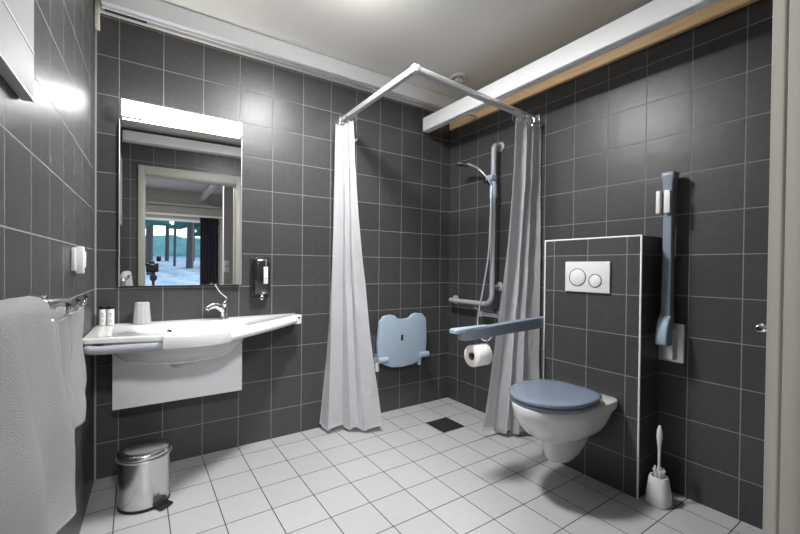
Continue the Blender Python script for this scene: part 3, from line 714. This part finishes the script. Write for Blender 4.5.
# big bath towel draped over the rail
def ease(t): return t*t*(3-2*t)
def big(u, v):
    # u: near -> far, v: 0 back hem, .18 top, 1 front hem
    ytop = -1.98+u*.50; ybot = -2.02+u*.67
    if v < .2:
        k = v/.2; z = .74+(zr+.02-.74)*k; off = .035; e = (1-k)*.4
    elif v < .3:
        k = (v-.2)/.1; a = PI*k; z = zr+.02+.028*math.sin(a); off = .035+(.095-.035)*(1-math.cos(a))/2; e = 0
    else:
        k = (v-.3)/.7; z = zr+.02+(.615-zr-.02)*k; off = .095+.01*math.sin(k*2.4); e = k
    y = ytop+(ybot-ytop)*ease(min(1, e*1.2)) if e > 0 else ytop
    rnd = .030*max(0, (u-.80)/.2)**2
    if v >= .2: z -= rnd*(1 if v < .4 else .3) + .02*max(0, (u-.85)/.15)**2
    fold = (math.sin(u*17+.8+e*.8)*.011+math.sin(u*31+2)*.004)*(.25+.75*e)+noise.noise(V((u*5, e*3, 1)))*.008*e
    off += fold*2.0
    off = max(off, .014)
    if u > .9: off -= .035*((u-.9)/.1)**2*(1 if v > .3 else 0)
    return L3(y, off, z)
bt = MB().grid(big, 70, 60, .009).build('bath_towel', M['towel'], ang=180)
tag(bt, 'large white bath towel draped over the rail nearest the camera', 'towel', 'white towels on the left wall rail')
def hang(y0, y1, yb0, yb1, z0, z1, off, ph, nfo):
    def f(u, v):
        y = (y0+(y1-y0)*u)*(1-ease(v))+(yb0+(yb1-yb0)*u)*ease(v)
        o_ = off+.014*math.sin(2*PI*nfo*u+ph)*(1-.3*v)+.022*v*math.sin(PI*u) + noise.noise(V((u*4, v*4, ph)))*.008
        gather = .018*(math.sin(PI*u*2+.3)**2)*(1-v)**6
        return L3(y, max(.012, o_), z0-gather+(z1-z0)*v-.008*math.sin(5*u)*v)
    return f
h1 = MB().grid(hang(-1.42, -1.27, -1.46, -1.22, zr+.002, .70, .072, .5, 2), 40, 50, .007).build('hand_towel', M['towel'], ang=180)
tag(h1, 'small white towel hanging from a hook directly behind the bath towel', 'towel', 'white towels on the left wall rail')
h2 = MB().grid(hang(-1.27, -1.10, -1.34, -1.07, zr-.004, .71, .078, 2.2, 2), 40, 50, .007).build('hand_towel', M['towel'], ang=180)
tag(h2, 'small white towel on the farthest hook, next to the washbasin', 'towel', 'white towels on the left wall rail')

# ------------------------------------------------------------------ robe hook on the front wall
KY, KZ = -1.985, .866
rh = thing('robe_hook', 'black ended chrome knob on the right wall beside the door frame', 'hook', (RX(KY), KY, KZ))
km = T(RX(KY)-.0005, KY, KZ) @ RYm(-PI/2)
MB().lathe([(.018, 0), (.018, .005), (.006, .008), (.006, .040), (.0125, .044), (.0125, .054), (.0095, .056)], 18, km).build('stem', M['chrome'], rh)
MB().lathe([(.0095, .0555), (.0095, .0575), (.001, .058)], 18, km).build('end_knob', M['black'], rh)

# ------------------------------------------------------------------ room beyond the door (seen in the mirror)
def sbox(name, lo, hi, m, bev=0): return struct(MB().box(lo, hi, bev).build(name, m, smooth=False))
RY = -6.5
sbox('floor_hall', (-4.2, RY-.15, -.1), (.3, FY-.122, -.002), mat('room_floor', (.30, .28, .26), .5))
sbox('ceiling_hall', (-4.2, RY-.15, 2.62), (.3, FY-.10, 2.70), mat('room_ceiling', (.60, .61, .64), .8))
sbox('wall_hall_left', (-4.3, RY, 0), (-4.2, FY-.1, 2.62), M['plaster'])
sbox('wall_hall_right', (.2, RY, 0), (.3, FY-.1, 2.62), M['plaster'])
sbox('wall_hall_front', (-4.2, FY-.1, 0), (-2.6, FY, 2.62), M['plaster'])
WX0, WX1, WZ0, WZ1 = -3.3, -1.1, .45, 2.05
sbox('wall_far', (-4.3, RY-.12, 0), (WX0, RY, 2.62), M['plaster'])
sbox('wall_far', (WX1, RY-.12, 0), (.3, RY, 2.62), M['plaster'])
sbox('wall_far', (WX0, RY-.12, 0), (WX1, RY, WZ0), M['plaster'])
sbox('wall_far', (WX0, RY-.12, WZ1), (WX1, RY, 2.62), M['plaster'])
sbox('trim_3', (-4.2, RY, 2.30), (.2, RY+.12, 2.34), M['plaster'])
sbox('trim_4', (-4.2, RY, 2.10), (.2, RY+.06, 2.14), M['cream'])
b = MB(); t_ = .05
b.box((WX0, RY-.09, WZ0), (WX1, RY-.03, WZ0+t_)); b.box((WX0, RY-.09, WZ1-t_), (WX1, RY-.03, WZ1)); b.box((WX0, RY-.09, WZ0), (WX0+t_, RY-.03, WZ1)); b.box((WX1-t_, RY-.09, WZ0), (WX1, RY-.03, WZ1))
struct(b.build('window_1', M['white'], smooth=False))
gp = mat('window_pane', (1, 1, 1), 0., trans=1., ior=1.01); 
struct(MB().box((WX0+t_, RY-.063, WZ0+t_), (WX1-t_, RY-.060, WZ1-t_)).build('window_2', gp, smooth=False))
# partition with two switches (grey, right part of the mirror image)
sbox('wall_hall_partition', (-1.395, -3.45, 0), (-.6, -3.35, 2.62), M['plaster'])
s2 = thing('double_switch', 'pair of white switch plates on the grey wall beyond the door, in the mirror', 'switch', (-1.36, -3.34, 1.1))
for z_ in (1.055, 1.145): MB().box((-1.388, -3.35, z_-.036), (-1.318, -3.338, z_+.036), .003).build('switch_plate', M['plastic_white'], s2)
dc = MB().grid(lambda u, v: V((-1.475+.34*u, RY+.10+.03*math.sin(u*38), 2.09-2.05*v)), 60, 6, .003)
tag(dc.build('drape', M['drape']), 'dark floor length drape beside the window, seen in the mirror', 'drape')
cr2 = thing('hoist_track', 'silver ceiling track crossing the room beyond the door, in the mirror', 'hoist track', (-1.4, -5.5, 2.5), 'white hoist tracks under the ceiling')
b = MB(); rail_profile(b, (-1.345, -3.9), (-1.45, -6.3), .07, .09, 2.42); b.build('track', M['alu'], cr2)
for x_, y_ in ((-1.35, -4.1), (-1.44, -6.0)): MB().tube([(x_, y_, 2.505), (x_, y_, 2.62)], .012, 8).build('hanger', M['alu'], cr2)

# photographer's camera on a tripod (mirror)
ct = thing('camera_tripod', 'black camera on a tripod standing in the doorway, seen in the mirror', 'camera', (-2.20, -2.62, 0))
ctx, cty = -2.205, -2.63
b = MB(); b.box((ctx-.07, cty-.035, 1.03), (ctx+.05, cty+.02, 1.13), .012, 3); b.box((ctx-.04, cty-.03, 1.12), (ctx+.01, cty+.01, 1.155), .01, 3); b.build('camera_body', M['black'], ct)
MB().lathe([(.036, 0), (.038, .01), (.038, .065), (.034, .075)], 28, T(ctx-.012, cty+.018, 1.08) @ RXm(-PI/2)).build('lens', M['black'], ct)
b = MB(); b.lathe([(.02, .93), (.035, .95), (.035, .985), (.02, 1.0), (.02, 1.03)], 20, T(ctx, cty, 0)); b.build('tripod_head', M['dark'], ct)
MB().box((ctx+.03, cty-.02, 1.15), (ctx+.075, cty+.02, 1.21), .012, 3).build('remote_receiver', M['black'], ct)
MB().tube([(ctx, cty, .55), (ctx, cty, .94)], .014, 12).build('centre_column', M['dark'], ct)
for a in (200, 320, 80): MB().tube([(ctx, cty, .86), (ctx+.30*math.cos(math.radians(a)), cty-.10+.34*math.sin(math.radians(a)), .001)], [.016, .010], 10).build('leg', M['black'], ct)

# ------------------------------------------------------------------ outdoors, seen through the window
def gz(x, y): return .35+(-y-7)*.055+.25*noise.noise(V((x*.25, y*.25, 0)))
g = MB().grid(lambda u, v: V((-30+60*u, RY-.3-34*v, gz(-30+60*u, RY-.3-34*v))), 80, 60)
struct(g.build('ground_snow', M['snow']))
for i, (x, y, r) in enumerate(((-2.6, -15, .16), (-1.15, -17, .22), (-.2, -14, .10), (-3.9, -19, .2), (.9, -18, .15), (-2.0, -24, .16), (2.3, -21, .18), (-.5, -27, .2), (3.6, -24, .2), (-5.2, -23, .2), (1.5, -28, .22), (5.5, -27, .25), (-3.2, -12, .07), (-1.7, -19, .09), (.2, -21, .1), (1.9, -16, .08), (-2.9, -21, .1), (.7, -25, .12))):
    z = gz(x, y)-.3
    t = thing('pine_tree', 'tall pine trunk standing in the snow outside the window, seen in the mirror', 'tree', (x, y, z), 'pine trees outside the window')
    r *= .72; MB().tube([(x, y, z), (x+.05, y, z+4), (x-.05, y, z+9)], [r, r*.8, r*.4], 10).build('trunk', M['bark'], t)
    b = MB()
    for k in range(14):
        a = random.uniform(0, 6.28); zz = z+random.uniform(2.3, 7.5); L_ = random.uniform(.8, 1.8)
        e = V((x+L_*math.cos(a), y+L_*math.sin(a), zz-.3)); b.tube([(x, y, zz), tuple(V((x, y, zz)).lerp(e, .5)+V((0, 0, .05))), tuple(e)], [.04, .25, .04], 6)
    b.build('branches', M['leaf'], t)['kind'] = 'stuff'
hg = MB()
hg.grid(lambda u, v: V((-14+32*u, -31+.4*noise.noise(V((u*30, v*3, 2))), gz(-14+32*u, -31)+(1.6+.3*noise.noise(V((u*25, 0, 5))))*v-.1)), 120, 6, .5)
tag(hg.build('hedge', M['hedge']), 'long blue green hedge at the end of the snowy ground, in the mirror', 'hedge')
sh_ = thing('red_shed', 'small dark red shed behind the trees outside, in the mirror', 'shed', (3.6, -29, 1))
zz = gz(3.6, -29)
MB().box((2.7, -30, zz-.2), (4.5, -28.3, zz+1.3)).build('wall', M['redpaint'], sh_, smooth=False)
MB().prism([(-1.1, 0), (1.1, 0), (0, .6)], -1.0, 1.0, mtx=T(3.6, -29.15, zz+1.3) @ RXm(PI/2)).build('roof', M['snow'], sh_, smooth=False)

# ------------------------------------------------------------------ light
w = bpy.data.worlds.new('World'); SC.world = w; w.use_nodes = True
N, L = w.node_tree.nodes, w.node_tree.links
bg = N['Background']; sky = N.new('ShaderNodeTexSky'); sky.sky_type = 'NISHITA'
sky.sun_elevation = math.radians(22); sky.sun_rotation = math.radians(120); sky.sun_disc = False; sky.air_density = 1.; sky.dust_density = 2.
tn = N.new('ShaderNodeMix'); tn.data_type = 'RGBA'; tn.blend_type = 'MULTIPLY'; tn.inputs[0].default_value = 1.; tn.inputs[7].default_value = (.82, .96, 1.12, 1)
L.new(sky.outputs[0], tn.inputs[6]); L.new(tn.outputs[2], bg.inputs['Color']); bg.inputs['Strength'].default_value = .24
def area(name, loc, rot, size, power, col=(1, .99, .985), shape='DISK', sy=None, spread=PI):
    l = bpy.data.lights.new(name, 'AREA'); l.shape = shape; l.size = size
    if sy: l.size_y = sy
    l.energy = power; l.color = col; l.spread = spread
    o = bpy.data.objects.new(name, l); COL.objects.link(o); o.location = loc; o.rotation_euler = rot; return o
area('ceiling_lamp_light', (-1.38, -.93, CZ-.10), (0, 0, 0), .26, 18)
area('hall_fill_light', (-2.1, -3.7, 2.58), (0, 0, 0), .6, 44)  # added fill in the unseen hall, no fixture; brightens the bathroom through the doorway

# ------------------------------------------------------------------ camera
f_, yaw, pit, rol = 387.696, .5845, -.0101, .0098
C0 = V((-2.22410, -2.49402, 1.10904))
F = V((math.sin(yaw)*math.cos(pit), math.cos(yaw)*math.cos(pit), math.sin(pit)))
Rt = V((math.cos(yaw), -math.sin(yaw), 0)); U = Rt.cross(F)
R2 = Rt*math.cos(rol)+U*math.sin(rol); U2 = U*math.cos(rol)-Rt*math.sin(rol)
cam = bpy.data.cameras.new('Camera'); co = bpy.data.objects.new('Camera', cam); COL.objects.link(co)
mw = Matrix.Identity(4)
for i in range(3): mw[i][0] = R2[i]; mw[i][1] = U2[i]; mw[i][2] = -F[i]; mw[i][3] = C0[i]
co.matrix_world = mw
cam.sensor_width = 36.; cam.sensor_fit = 'HORIZONTAL'; cam.lens = f_/800*36
cam.shift_x = 7.0892/800; cam.shift_y = 4.2632/800
cam.clip_start = .01; cam.clip_end = 200
SC.camera = co
vs = SC.view_settings
vs.view_transform = 'Standard'; vs.look = 'None'; vs.gamma = 1.; vs.exposure = 1.28; vs.use_curve_mapping = False
